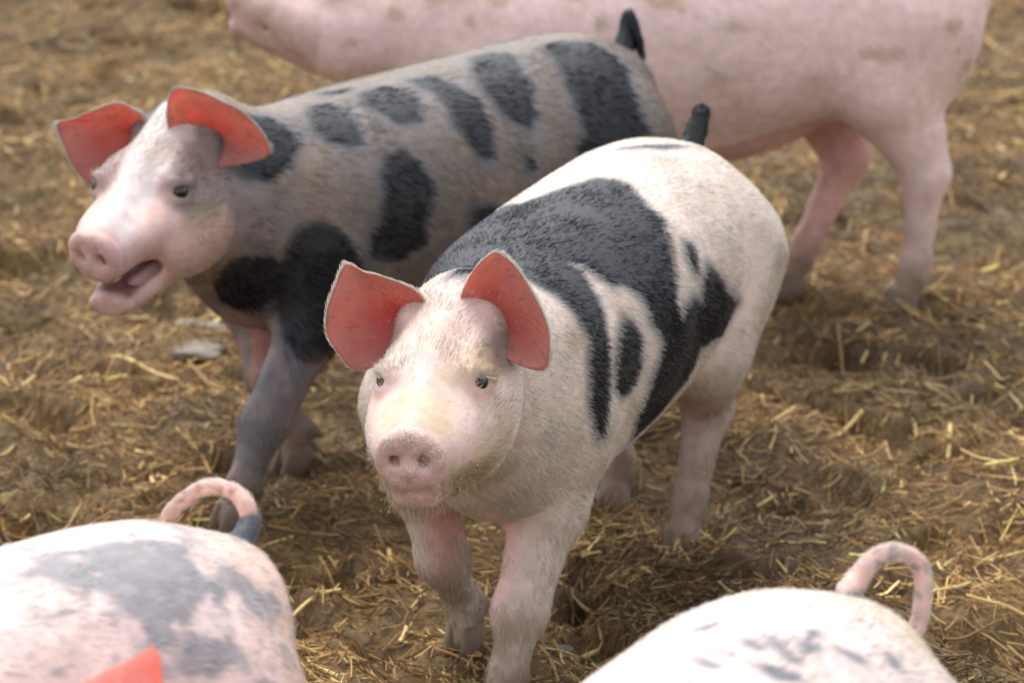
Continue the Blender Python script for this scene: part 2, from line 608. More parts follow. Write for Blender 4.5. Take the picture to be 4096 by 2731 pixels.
def build_pig(name, sp):
    root = bpy.data.objects.new(name, None)
    COL.objects.link(root)
    root.location = (sp['loc'][0], sp['loc'][1], sp.get('z', 0.0))
    root.rotation_euler = (0, 0, RAD(sp['yaw']))
    root.scale = (sp['scale'],) * 3
    root.empty_display_size = 0.2
    tag(root, sp['label'], 'pig', 'pigs in the muddy straw yard')
    spine = table(sp.get('spine', SPINE))
    bend = sp.get('bend', 0.0)
    spine[:, 1] += bend * np.maximum(0, spine[:, 0] - 0.1)**2
    hp = np.array(sp['head_pos'], float)
    HR = rot(*sp['head_rot'])
    hs = sp.get('head_scale', 1.0)

    def hw(p):
        return HR @ (np.array(p, float) * hs) + hp

    F = Field((-.56, -.30, -.01), (.95, .36, .80), sp['vox'])
    F.loft(spine, p=2.25, k=0.02)
    for b in sp.get('bulges', ()):
        F.blob(b[0], b[1], None, b[2])
    # neck
    s_end = spine[-22]
    F.cone((s_end[0], s_end[1], s_end[2] + .01), hw((-.02, 0, -.07)), .098, .068 * hs, 0.05)
    F.cone((s_end[0], s_end[1], s_end[2] - .06), hw((0.03, 0, -.10)), .085, .060 * hs, 0.05)
    F.cone((s_end[0] - .06, s_end[1], s_end[2] + .06), hw((-.04, 0, -.055)), .066, .046 * hs, 0.05)
    # legs
    for key in ('fl', 'fr', 'hl', 'hr'):
        ch = sp[key]
        F.chain(ch, 0.022)
        f = ch[-1]
        if key[0] == 'h':
            F.blob((ch[0][0] + .015, ch[0][1] * 1.02, ch[0][2] - .03), (.115, .070, .125), None, 0.05)
            hk = ch[2]
            F.cone((hk[0] - .012, hk[1], hk[2] + .012), (hk[0] + .0, hk[1], hk[2] + .06), .020, .026, 0.025)
        else:
            F.blob((ch[0][0] - .02, ch[0][1], ch[0][2]), (.095, .050, .130), None, 0.045)
        for s in (-1, 1):
            F.cone((f[0] - .038, f[1] + s * .015, f[2] + .034), (f[0] - .020, f[1] + s * .012, f[2] + .048), .006, .010, 0.01)
    # head
    hk = dict(R=HR, t=hp, p=2.2)
    HT = table(sp.get('head', HEAD)) * hs
    F.loft(HT, k=0.03, taper=.42, **hk)
    for s in (-1, 1):
        F.blob(hw((.082, s * .050, -.120)), np.array((.080, .034, .048)) * hs, HR, 0.04)            # jowls
        F.blob(hw((.088, s * .044, -.044)), np.array((.034, .016, .018)) * hs, HR, 0.025)            # brow
        F.blob(hw((.160, s * .036, -.094 if not sp.get('gape') else -.084)), np.array((.050, .020, .028 if not sp.get('gape') else .022)) * hs, HR, 0.02)            # side of the snout
        F.blob(hw((-.004, s * .044, -.032)), np.array((.020, .018, .022)) * hs, HR, 0.02)            # ear root
    gape = sp.get('gape', 0.0)
    JR = HR @ rot(0, -gape, 0)
    hinge = hw((.04, 0, -.110 if gape else -.124))
    JT = table([(0.0, 0, -.035, .052, .032), (.06, 0, -.030, .050, .030), (.11, 0, -.026, .044, .026), (.160, 0, -.022, .034, .021), (.198, 0, -.016, .027, .015)]) * hs
    F.loft(JT, R=JR, t=hinge, p=2.2, k=0.018)
    if gape > 0:
        jw = lambda q: JR @ (np.array(q) * hs) + hinge
        F.cone(jw((.170, 0, .010)), jw((.085, 0, .006)), .016 * hs, .022 * hs, 0.008, cut=True)
        for s in (-1, 1):
            F.cone(jw((.150, s * .018, -.004)), jw((.09, s * .036, -.002)), .012 * hs, .014 * hs, 0.006, cut=True)
    else:
        for s in (-1, 1):
            F.cone(hw((.215, s * .006, -.130)), hw((.182, s * .042, -.126)), .0035, .0035, 0.006, cut=True)
            F.cone(hw((.182, s * .040, -.126)), hw((.140, s * .054, -.122)), .0035, .0030, 0.006, cut=True)
            F.cone(hw((.140, s * .054, -.122)), hw((.110, s * .072, -.110)), .0030, .0020, 0.006, cut=True)
    # snout disc
    DR = HR @ rot(sp.get('disc_yaw', 0), sp.get('disc_pitch', -6), 0)
    ds = sp.get('disc_scale', 1.0)
    dc = hw((.243, 0, -.089))
    DT = table([(-.014, 0, 0, .0350, .0345), (-.006, 0, .001, .0400, .0395), (.002, 0, .001, .0410, .0400), (.007, 0, .001, .0385, .0375), (.009, 0, .001, .0350, .034)], 60) * hs * (1, 1, 1, ds, ds)
    F.loft(DT, R=DR, t=dc, p=2.15, k=0.004)
    dw = lambda q: DR @ (np.array(q) * hs) + dc
    F.blob(dw((.010, 0, -.010)), np.array((.004, .012, .010)) * hs, DR, 0.006)
    F.blob(dw((.014, 0, -.041)), np.array((.012, .004, .010)) * hs, DR, 0.004, cut=True)
    for s in (-1, 1):
        F.blob(dw((.010, s * .0165, .003)), np.array((.014, .0072, .0088)) * hs, DR, 0.004, cut=True)
    for wx, wr in ((.222, .0022), (.207, .0018)):
        for a0 in range(-60, 60, 20):
            c0, c1 = RAD(a0), RAD(a0 + 20)
            rr_ = np.interp(wx, (.2, .24), (.0475, .040))
            F.cone(hw((wx, rr_ * math.sin(c0), -.092 + rr_ * 1.03 * math.cos(c0))), hw((wx, rr_ * math.sin(c1), -.092 + rr_ * 1.03 * math.cos(c1))), wr, wr, 0.005, cut=True)
    # eyes
    eyes, eye_frames = [], []
    for s in (-1, 1):
        c = hw((.112, s * .050, -.054))
        o = HR @ np.array((.50, s * .80, .22)); o /= np.linalg.norm(o)
        u = HR @ np.array((-.20, s * .34, 1.0)); u = u - o * (u @ o); u /= np.linalg.norm(u)
        a = np.cross(u, o)
        ER = np.c_[o, a, u]
        F.blob(c, np.array((.015, .018, .0155)) * hs, ER, 0.012)
        F.blob(c + o * .004 * hs + u * .013 * hs, np.array((.011, .020, .006)) * hs, ER, 0.012)
        F.blob(c + o * .005 * hs - u * .0125 * hs, np.array((.010, .017, .0055)) * hs, ER, 0.008)
        F.blob(c + o * .017 * hs, np.array((.014, .0118, .0066)) * hs, ER, 0.003, cut=True)
        for k_, (du, rr_) in enumerate(((.0215, .0014), (-.0205, .0012))):
            for q0 in (-1.0, -.5, 0., .5):
                pa, pb = [c + o * (.0135 - .004 * abs(du) / .02 - .006 * q_ * q_) * hs + a * .017 * q_ * hs + u * (du - np.sign(du) * .006 * q_ * q_) * hs for q_ in (q0, q0 + .5)]
                F.cone(pa, pb, rr_ * hs, rr_ * hs, 0.004, cut=True)
        eyes.append(c + o * .0040 * hs)
        eye_frames.append((c, o, a, u))
    me = F.mesh('body')
    nv = len(me.vertices)
    P = np.empty(nv * 3); me.vertices.foreach_get('co', P); P = P.reshape(-1, 3)
    body = link('body', me, root, M_SKIN)

    def coords(P):
        h = (P - hp) @ HR / hs
        cy = np.interp(P[:, 0], spine[:, 0], spine[:, 1]); cz = np.interp(P[:, 0], spine[:, 0], spine[:, 2])
        phi = np.arctan2(P[:, 1] - cy, P[:, 2] - cz)
        return h, phi

    def coat(P):
        """skin colour, hair colour, hair length factor, density"""
        n = len(P)
        h, phi = coords(P)
        hairc = np.tile(sp.get('hair_base', HAIRW), (n, 1)) * (0.86 + 0.28 * vnoise(P, 35, 5))[:, None]
        skin = np.tile(sp.get('skin_base', PINK), (n, 1)) * (0.88 + 0.24 * fbm(P, 14, 3, 9))[:, None]
        head = smooth(-.02, .04, h[:, 0]) * (np.linalg.norm(h * (0.6, 1, 1) + (0, 0, .07), axis=1) < .22)
        dens = np.ones(n)
        length = np.ones(n)
        dark = np.zeros(n)
        margin = np.zeros(n)
        jit = (fbm(P, 45, 3, 31) - .5)
        for poly in sp.get('patches', ()):
            q = poly_sd(P[:, 0] + .012 * jit, phi * PHI_R + .012 * (fbm(P, 45, 3, 77) - .5), poly)
            ew = sp.get('edge', .006)
            dark = np.maximum(dark, (1 - smooth(-ew, ew, q)) * (1 - head))
            margin = np.maximum(margin, (1 - smooth(.0, .020, q)) * (1 - head))
        if 'coat' in sp:
            skin, hairc, dark, dens, length = sp['coat'](P, h, phi, skin, hairc, dark, dens, length)
        if sp.get('margin'):
            skin = mix(skin, np.array((.10, .105, .12)), margin * .8)
            hairc = mix(hairc, np.array((.34, .34, .35)), margin * .45)
        skin = mix(skin, DARKSKIN, dark)
        hairc = mix(hairc, DARKHAIR * (0.7 + .6 * vnoise(P, 120, 3))[:, None], (dark > .5) * 1.0)
        # muzzle and bare skin
        bare = smooth(.212, .240, h[:, 0]) * (head > .3)
        skin = mix(skin, np.array((.56, .36, .33)) * (.55 + .9 * fbm(P, 55, 3, 44))[:, None], bare * .85)
        dens *= 1 - .93 * bare
        length *= 1 - .55 * smooth(.11, .23, h[:, 0]) * (head > .3)
        # nostrils: the shade inside the holes is darkened into the skin colour
        for s in (-1, 1):
            q = np.linalg.norm((h - (.249, s * .0165, -.086)) * (1, 1.2, 1), axis=1)
            skin = mix(skin, np.array((.10, .05, .04)), 1 - smooth(.006, .0095, q))
        if gape > 0:
            q = (P - hinge) @ JR / hs
            inm = smooth(.055, .075, q[:, 0]) * smooth(-.014, -.008, q[:, 2]) * smooth(.034, .026, np.abs(q[:, 1])) * (q[:, 0] < .21) * (q[:, 2] < .012) * smooth(.235, .215, h[:, 0])
            skin = mix(skin, np.array((.14, .035, .035)), np.clip(inm, 0, 1) * .95)
            dens *= 1 - np.clip(inm, 0, 1)
        # dirt on the lower legs
        dz = 1 - smooth(.02, sp.get('dirt_z', .19), P[:, 2] + .14 * (fbm(P, 18, 3, 3) - .5))
        skin = mix(skin, DIRT * .8, dz * .85)
        hairc = mix(hairc, DIRT, dz * .75)
        gr = smooth(.52, .66, fbm(P, 16, 4, 13)) * sp.get('grime', .25) * (1 - dark)
        skin = mix(skin, DIRT * 1.6, gr)
        hairc = mix(hairc, DIRT * 2.0, gr)
        return skin, hairc, length, np.clip(dens, 0, 1)

    skin, hc, ln, dn = coat(P)
    vcol(me, 'skin_col', skin)
    if sp.get('beard'):
        hh_, _ = coords(P)
        ga = me.attributes.new('grit', 'FLOAT', 'POINT')
        ga.data.foreach_set('value', (.50 * smooth(.38, .60, fbm(P, 45, 3, 63)) * smooth(.20, .235, hh_[:, 0]) * (np.linalg.norm(hh_ + (-.2, 0, .1), axis=1) < .12)).astype(np.float32))
    roots, dirs, cols, lens = [], [], [], []

    def add_hair(mesh, count, flow, base_len, lift, dens_fn, colour_fn, seed):
        r = np.random.default_rng(seed)
        mesh.calc_loop_triangles()
        nt_ = len(mesh.loop_triangles)
        tv = np.empty(nt_ * 3, np.int32); mesh.loop_triangles.foreach_get('vertices', tv); tv = tv.reshape(-1, 3)
        co = np.empty(len(mesh.vertices) * 3); mesh.vertices.foreach_get('co', co); co = co.reshape(-1, 3)
        no = np.empty(len(mesh.vertices) * 3); mesh.vertices.foreach_get('normal', no); no = no.reshape(-1, 3)
        ar = np.linalg.norm(np.cross(co[tv[:, 1]] - co[tv[:, 0]], co[tv[:, 2]] - co[tv[:, 0]]), axis=1)
        pick = r.choice(nt_, count, p=ar / ar.sum())
        w = r.dirichlet((1, 1, 1), count)
        p = (co[tv[pick]] * w[:, :, None]).sum(1)
        nn = (no[tv[pick]] * w[:, :, None]).sum(1)
        nn /= np.linalg.norm(nn, axis=1)[:, None] + 1e-9
        col, lf, de = colour_fn(p, nn)
        keep = r.random(count) < de
        p, nn, col, lf = p[keep], nn[keep], col[keep], lf[keep]
        fl = flow(p, nn)
        fl = fl - nn * (fl * nn).sum(1)[:, None]
        fl /= np.linalg.norm(fl, axis=1)[:, None] + 1e-6
        swirl = np.c_[vnoise(p, 22, 1), vnoise(p, 22, 2), vnoise(p, 22, 3)] - .5
        d = fl + nn * (lift + .16 * r.random(len(p)))[:, None] + swirl * .26 + r.normal(0, .075, (len(p), 3))
        d /= np.linalg.norm(d, axis=1)[:, None]
        roots.append(p); dirs.append((d, nn)); cols.append(col * (0.75 + .5 * r.random(len(p)))[:, None]); lens.append(base_len * lf * (0.55 + .7 * r.random(len(p))))

    def flow_body(p, nn):
        h, phi = coords(p)
        f = np.tile((-1.0, 0, -.45), (len(p), 1))
        legw = 1 - smooth(.20, .30, p[:, 2])
        f = mix(f, np.array((-.15, 0, -1.0)), legw)
        hwt = smooth(.0, .06, h[:, 0]) * (np.linalg.norm(h + (-.1, 0, .07), axis=1) < .24)
        back = -HR[:, 0] * .9 + HR[:, 2] * .0
        f = mix(f, back, hwt)
        return f

    def colour_body(p, nn):
        s_, c_, l_, d_ = coat(p)
        return c_, l_, d_

    NH = 0 if DRAFT else sp['hairs']
    if NH:
        add_hair(me, NH, flow_body, sp.get('hair_len', .020), sp.get('hair_lift', .18), None, colour_body, 11)
    if NH and sp.get('beard'):
        r = np.random.default_rng(99)
        hh_, _ = coords(P)
        no = np.empty(nv * 3); me.vertices.foreach_get('normal', no); no = no.reshape(-1, 3)
        pick = np.where((hh_[:, 0] > .165) & (hh_[:, 0] < .240) & (hh_[:, 2] < -.112) & (np.abs(hh_[:, 1]) < .06))[0]
        k = r.choice(pick, sp['beard'])
        down = -HR[:, 2] * .7 + HR[:, 0] * .25
        d = no[k] * .6 + down + r.normal(0, .35, (len(k), 3))
        d /= np.linalg.norm(d, axis=1)[:, None]
        ll = .010 + .020 * r.random(len(k))**1.5
        roots.append(P[k]); dirs.append((d, no[k])); cols.append(np.tile((.50, .41, .28), (len(k), 1)) * (.6 + .7 * r.random(len(k)))[:, None]); lens.append(ll)
        # meal stuck to the beard
        tips = (P[k] + d * (ll * (.1 + .75 * r.random(len(k))**1.5))[:, None])[:55]
        V, Fc = [], []
        for q in tips:
            b0 = len(V)
            sz = .0009 + .0018 * r.random()**2
            for ax in ((1, 0, 0), (-1, 0, 0), (0, 1, 0), (0, -1, 0), (0, 0, 1), (0, 0, -1)):
                V.append(q + np.array(ax) * sz * (.6 + .8 * r.random()) + r.normal(0, sz * .2, 3))
            Fc += [(b0 + a_, b0 + b_, b0 + c_, b0 + c_) for a_, b_, c_ in ((0, 2, 4), (2, 1, 4), (1, 3, 4), (3, 0, 4), (2, 0, 5), (1, 2, 5), (3, 1, 5), (0, 3, 5))]
        cr = link('meal_crumbs', tri_mesh('meal_crumbs', V, Fc), root, M_MEAL)
        cr['kind'] = 'stuff'
        cr['label'] = 'pale meal crumbs stuck to the bristly chin'
    if NH and sp.get('lashes'):
        r = np.random.default_rng(98)
        for (c_, o_, a_, u_) in eye_frames:
            for q in np.linspace(-1, 1, 22):
                roots.append((c_ + o_ * .0125 * hs + a_ * .011 * q * hs + u_ * (.0085 - .003 * q * q) * hs)[None])
                d = o_ * .8 - u_ * .15 + a_ * .35 * q + r.normal(0, .12, 3)
                d /= np.linalg.norm(d)
                dirs.append((d[None], u_[None])); cols.append(np.array([(.62, .56, .47)])); lens.append(np.array([.009 + .005 * r.random()]))
    # hooves and eyes
    for key in ('fl', 'fr', 'hl', 'hr'):
        f = sp[key][-1]
        ho = link('hoof', HOOF, root)
        ho.location = (f[0] + .004, f[1], max(0.0, f[2] - .024))
    for e in eyes:
        eo = link('eye', EYE, root)
        eo.location = e
        eo.scale = (hs,) * 3
    # ears
    for s, er in zip((1, -1), sp['ears']):
        inner, outer, Fi, Fo, rim, tt = radial_ear(er['outline'], er['cup'], .007, **({} if sp['vox'] < .007 else dict(rings=9, n=48)))
        up = np.array(er['up'], float); out = np.array(er['out'], float)
        up /= np.linalg.norm(up)
        out = out - up * (out @ up); out /= np.linalg.norm(out)
        nrm = np.cross(out, up)
        if nrm @ np.array(er['face']) < 0:
            nrm = -nrm
        EB = np.c_[up, out, nrm]

        def place(Q):
            Q = Q.copy()
            tw = er.get('curl', 0.0)
            Q[:, 2] += tw * Q[:, 1]**2 * np.sign(Q[:, 1]) * 8 + er.get('tip', 0.0) * (Q[:, 0] / .14)**2
            H = Q @ EB.T + np.array(er['base'])
            return (H * hs) @ HR.T + hp
        Vin, Vout = place(inner), place(outer)
        flip = np.linalg.det(EB) < 0
        faces = [f for f in np.vstack([Fi, Fo + 0, rim])]
        V = np.vstack([Vin, Vout])
        if not flip:
            faces = [f[::-1] for f in faces]
        em = tri_mesh('ear', V, faces)
        pn = np.empty(len(em.polygons) * 3); em.polygons.foreach_get('normal', pn); pn = pn.reshape(-1, 3)
        if (pn[:len(Fi) // 2] @ (HR @ EB[:, 2])).mean() < 0:
            em.flip_normals()
        pin = sp.get('ear_in', np.array((.80, .44, .385)))
        rr = np.tile(pin, (len(V), 1)) * (.8 + .4 * fbm(V, 40, 3, 4))[:, None]
        spots = smooth(.62, .70, fbm(V, 330, 2, 8)) * smooth(.42, .55, fbm(V, 35, 2, 18))
        rr = mix(rr, np.array((.30, .16, .11)), spots * .35)
        m_ = len(Vin)
        edge = np.r_[tt, tt]
        deep = np.clip(1.05 - tt * 1.25, 0, 1) * (.6 + .4 * smooth(.3, .6, fbm(Vin, 25, 3, 77)))  # shading of the cupped ear painted in: darker, redder towards the root
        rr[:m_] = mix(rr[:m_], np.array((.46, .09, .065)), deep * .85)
        outer_c, outer_h = (np.array(er.get('back', PINK)), np.array(er.get('back_hair', HAIRW)))
        rr[m_:] = outer_c * (.85 + .3 * fbm(V[m_:], 40, 2, 5))[:, None]
        vcol(em, 'skin_col', rr)
        veins = smooth(.40, .62, fbm(V * (1, 1, 1), 20, 4, 21))
        gl = mix(np.tile(np.array(er.get('glow', (.98, .40, .29))), (len(V), 1)), np.array((.95, .10, .05)), np.clip(veins * .35 + .85 * np.r_[deep, deep], 0, 1))
        gl = mix(gl, np.array((.45, .18, .11)), spots * .35)
        vcol(em, 'glow_col', gl)
        eo = link('ear', em, root, M_EAR)
        if NH:
            c0 = V.mean(0)
            nb = -(HR @ (EB[:, 2]))

            def flow_ear(p, nn):
                return np.tile(HR @ (EB[:, 0] * .8 + EB[:, 1] * .5), (len(p), 1))

            def col_ear(p, nn):
                back = (nn @ nb) > 0.15
                rimw = np.abs(nn @ nb) <= .15
                cc = np.tile(outer_h, (len(p), 1)) * (.8 + .4 * vnoise(p, 50, 2))[:, None]
                de = np.where(back, 1.0, np.where(rimw, .9, .03))
                ll = np.where(back, .9, np.where(rimw, .85, .45))
                return cc, ll, de
            add_hair(em, int(NH * .07), flow_ear, .016, .35, None, col_ear, 23 + s)
    # tail
    if 'tail' in sp:
        tp = sp['tail']
        tm, tpar = tube('tail', [q[:3] for q in tp], [q[3] for q in tp])
        tv = np.empty(len(tm.vertices) * 3); tm.vertices.foreach_get('co', tv); tv = tv.reshape(-1, 3)
        tc = sp['tail_col'](tv, tpar)
        vcol(tm, 'skin_col', tc[0])
        link('tail', tm, root, M_SKIN)
        if NH:
            Pt = np.array([q[:3] for q in tp])
            Tt = table(np.c_[np.linspace(0, 1, len(Pt)), Pt], 64)[:, 1:]
            Dt = np.gradient(Tt, axis=0)

            def flow_tail(p, nn):
                i = ((p[:, None, :] - Tt[None])**2).sum(2).argmin(1)
                return Dt[i] / (np.linalg.norm(Dt[i], axis=1)[:, None] + 1e-9)

            def col_tail(p, nn):
                i = ((p[:, None, :] - Tt[None])**2).sum(2).argmin(1) / 63.0
                c = sp['tail_col'](p, i)
                return c[1], np.full(len(p), .8), np.full(len(p), .9)
            add_hair(tm, int(sp.get('tail_hairs', 2500)), flow_tail, .014, .25, None, col_tail, 5)
    if NH:
        make_hair(root, np.vstack(roots), np.vstack([d[0] for d in dirs]), np.vstack([d[1] for d in dirs]), np.vstack(cols), np.concatenate(lens), sp.get('hair_rad', .00028))
    return root


def make_hair(root, p, d, nn, col, ln, rad):
    n = len(p)
    cu = bpy.data.hair_curves.new('hair')
    K = 4
    cu.add_curves([K] * n)
    t = np.linspace(0, 1, K)
    tang = d - nn * (d * nn).sum(1)[:, None]
    X = p[:, None, :] - nn[:, None, :] * .001 + d[:, None, :] * (ln[:, None] * t[None])[:, :, None] + (tang - d)[:, None, :] * (ln[:, None] * (t**2)[None] * .5)[:, :, None]
    X[:, :, 2] -= (ln[:, None] * (t**2)[None]) * .10
    cu.position_data.foreach_set('vector', X.astype(np.float32).ravel())
    ra = cu.attributes.new('radius', 'FLOAT', 'POINT')
    ra.data.foreach_set('value', np.tile(np.array((1.0, .95, .7, .25), np.float32) * rad, n))
    ca = cu.attributes.new('hair_col', 'FLOAT_COLOR', 'CURVE')
    c = np.ones((n, 4), np.float32)
    c[:, :3] = np.clip(col, 0, .95)
    ca.data.foreach_set('color', c.ravel())
    link('hair', cu, root, M_HAIR)


# ------------------------------------------------------------------ ground
HOLES = [(0.456, 4.155, 0.055, 0.09), (-0.620, 4.723, 0.04, 0.06), (0.833, 5.090, 0.05, 0.07), (-0.416, 4.145, 0.03, 0.05), (0.079, 3.855, 0.04, 0.06), (-0.289, 3.675, 0.04, 0.06), (-0.708, 4.069, 0.06, 0.08), (0.604, 4.861, 0.05, 0.05), (0.863, 4.638, 0.05, 0.06), (-0.743, 4.477, 0.04, 0.06), (-0.188, 3.584, 0.04, 0.06), (0.702, 3.995, 0.04, 0.05), (-0.911, 5.104, 0.05, 0.05)]


def ground_height(x, y):
    P = np.c_[x, y, np.zeros_like(x)]
    warp = np.c_[fbm(P, 3.0, 2, 61), fbm(P, 3.0, 2, 62), np.zeros_like(x)] * .35
    Q = P + warp
    h = .075 * (fbm(Q, 3.2, 3, 40) - .5)
    h += .055 * (fbm(Q, 11, 3, 41) - .5)
    h += .030 * (np.abs(fbm(Q, 26, 3, 42) - .5) * 2 - .25)
    pits = smooth(.60, .74, fbm(Q, 5.5, 2, 43))
    h -= .065 * pits
    for hx, hy, hr_, hd in HOLES:
        h -= hd * np.exp(-(((x - hx) / hr_)**2 + ((y - hy) / (hr_ * 1.1))**2)**1.5)
    near = np.exp(-((np.hypot(x, y - 5)) / 12)**2)
    return h * (.25 + .75 * near) + .010


def spaced(lo, hi, step, far):
    mid = np.arange(lo, hi + step / 2, step)
    out, d, v = [], step, hi
    while v < far:
        d *= 1.35
        v += d
        out.append(v)
    neg, d, v = [], step, lo
    while v > -far:
        d *= 1.35
        v -= d
        neg.append(v)
    return np.r_[neg[::-1], mid, out]


def ground_material():
    m, nt, b = new_mat('trampled_muck')
    a = attr_node(nt, 'skin_col')
    tc = nt.nodes.new('ShaderNodeTexCoord')
    n1 = nt.nodes.new('ShaderNodeTexNoise')
    n1.inputs['Scale'].default_value = 55
    n1.inputs['Detail'].default_value = 8
    n1.inputs['Roughness'].default_value = .7
    nt.links.new(tc.outputs['Object'], n1.inputs['Vector'])
    mr = nt.nodes.new('ShaderNodeMapRange')
    mr.inputs['From Min'].default_value = .3
    mr.inputs['From Max'].default_value = .72
    mr.inputs['To Min'].default_value = .45
    mr.inputs['To Max'].default_value = 1.5
    nt.links.new(n1.outputs['Fac'], mr.inputs['Value'])
    sc = nt.nodes.new('ShaderNodeVectorMath')
    sc.operation = 'SCALE'
    nt.links.new(a.outputs['Color'], sc.inputs[0])
    nt.links.new(mr.outputs['Result'], sc.inputs['Scale'])
    nt.links.new(sc.outputs['Vector'], b.inputs['Base Color'])
    b.inputs['Roughness'].default_value = .75
    b.inputs['Specular IOR Level'].default_value = .3
    bump_into(nt, b, 140, .9, .010, 8)
    return m


def build_ground():
    st = .018 if DRAFT else .0115
    gx = spaced(-2.7, 2.7, st, 90.0)
    gy = spaced(2.6, 9.6, st, 90.0)
    X, Y = np.meshgrid(gx, gy, indexing='ij')
    x, y = X.ravel(), Y.ravel()
    z = ground_height(x, y)
    nx, ny = X.shape
    i = np.arange((nx - 1) * (ny - 1))
    a = (i // (ny - 1)) * ny + i % (ny - 1)
    F = np.c_[a, a + ny, a + ny + 1, a + 1]
    me = mesh_from('ground', np.c_[x, y, z], F)
    P = np.c_[x, y, z * 0]
    c = np.tile(np.array((.205, .132, .058)), (len(x), 1)) * (.55 + .9 * fbm(P, 7, 4, 50))[:, None]
    c = mix(c, np.array((.075, .043, .020)), smooth(.50, .66, fbm(P, 5, 4, 51)) * .8)
    c = mix(c, np.array((.17, .135, .085)), smooth(.56, .70, fbm(P, 2.2, 3, 52)) * .5)
    vcol(me, 'skin_col', c)
    o = link('ground', me, None, ground_material())
    o['kind'] = 'structure'
    return o


def straw_material():
    m, nt, b = new_mat('straw_fibre')
    a = attr_node(nt, 'hair_col')
    nt.links.new(a.outputs['Color'], b.inputs['Base Color'])
    b.inputs['Roughness'].default_value = .5
    b.inputs['Specular IOR Level'].default_value = .35
    return m


M_STRAW = straw_material()
STRAW_COLS = np.array([(.092, .055, .026), (.145, .087, .040), (.19, .122, .056), (.26, .18, .085), (.33, .25, .125), (.44, .37, .20), (.29, .29, .13), (.060, .035, .018)])


def scatter_straw(name, n, lmin, lmax, rmin, rmax, probs, tilt, seed, xr, yr, power=1.0, curl=.16):
    r = np.random.default_rng(seed)
    y = yr[0] + (yr[1] - yr[0]) * r.random(n)**power
    x = (r.random(n) * 2 - 1) * (xr * (.35 + .65 * (y - 2.6) / 6.4) + .55)
    # fibres gather in tufts
    cl = fbm(np.c_[x, y, x * 0], 9, 3, 70)
    keep = r.random(n) < smooth(.25, .62, cl) * .5 + .5
    x, y = x[keep], y[keep]
    n = len(x)
    ln = lmin + (lmax - lmin) * r.random(n)**2.2
    base = fbm(np.c_[x, y, x * 0], 4.0, 2, 71) * 9
    a = base + r.normal(0, 1.1, n)
    K = 4
    t = np.linspace(-.5, .5, K)
    bend = r.normal(0, curl, n)
    pitch = np.abs(r.normal(0, tilt, n))
    ang = a[:, None] + bend[:, None] * t[None]
    px = x[:, None] + np.cos(ang) * ln[:, None] * t[None]
    py = y[:, None] + np.sin(ang) * ln[:, None] * t[None]
    hz = ground_height(px.ravel(), py.ravel()).reshape(px.shape)
    hc = ground_height(x, y)
    tt = t[None] + .5
    lin = hz[:, :1] * (1 - tt) + hz[:, -1:] * tt
    pz = .75 * np.maximum(lin, .6 * hc[:, None] + .4 * lin) + .25 * hz + .003 + (t[None] + .5) * (ln * np.sin(pitch))[:, None] + .008 * r.random(n)[:, None]
    rad = rmin + (rmax - rmin) * r.random(n)**2
    cu = bpy.data.hair_curves.new(name)
    cu.add_curves([K] * n)
    cu.position_data.foreach_set('vector', np.stack([px, py, pz], 2).astype(np.float32).ravel())
    ra = cu.attributes.new('radius', 'FLOAT', 'POINT')
    ra.data.foreach_set('value', np.repeat(rad, K).astype(np.float32))
    ci = r.choice(len(STRAW_COLS), n, p=np.array(probs) / sum(probs))
    c = np.ones((n, 4), np.float32)
    big = fbm(np.c_[x, y, x * 0], 5.5, 3, 75)
    c[:, :3] = STRAW_COLS[ci] * ((.55 + .8 * r.random(n)) * (.68 + .85 * smooth(.30, .66, big)))[:, None] * (1.40, 1.25, .93)
    ca = cu.attributes.new('hair_col', 'FLOAT_COLOR', 'CURVE')
    ca.data.foreach_set('color', c.ravel())
    o = link(name, cu, None, M_STRAW)
    return o


build_ground()
if not DRAFT:
    o = scatter_straw('straw_litter', 360000, .008, .046, .0005, .0015, (5, 6, 5, 3.5, 2, .6, .4, 3), .30, 3, 2.4, (2.6, 9.6), 1.25)
    tag(o, 'brown matted litter of short broken straw covering the whole yard', 'straw', kind='stuff')
    o = scatter_straw('loose_straw', 12000, .02, .11, .0014, .0034, (.5, 2, 3, 4, 4, 3, 1.2, .2), .10, 4, 2.4, (2.6, 9.6), 1.2, .10)
    tag(o, 'pale yellow straw stalks lying loose on top of the brown litter', 'straw', kind='stuff')


def stone_mesh(r, rx, ry, rz):
    import bmesh
    bm = bmesh.new()
    bmesh.ops.create_icosphere(bm, subdivisions=4, radius=1.0)
    V = np.array([v.co for v in bm.verts])
    o_ = r * 10
    n = fbm(V + o_, 1.3, 3, 90) - .5
    V = V * (1 + .95 * n)[:, None]
    V[:, 2] = np.sign(V[:, 2]) * np.abs(V[:, 2])**.6
    V *= (rx, ry, rz)
    V[:, 2] += .006 * (fbm(V + o_, 40, 3, 91) - .5)
    for v, c in zip(bm.verts, V):
        v.co = c
    me = bpy.data.meshes.new('stone')
    bm.to_mesh(me)
    bm.free()
    me.polygons.foreach_set('use_smooth', [True] * len(me.polygons))
    return me


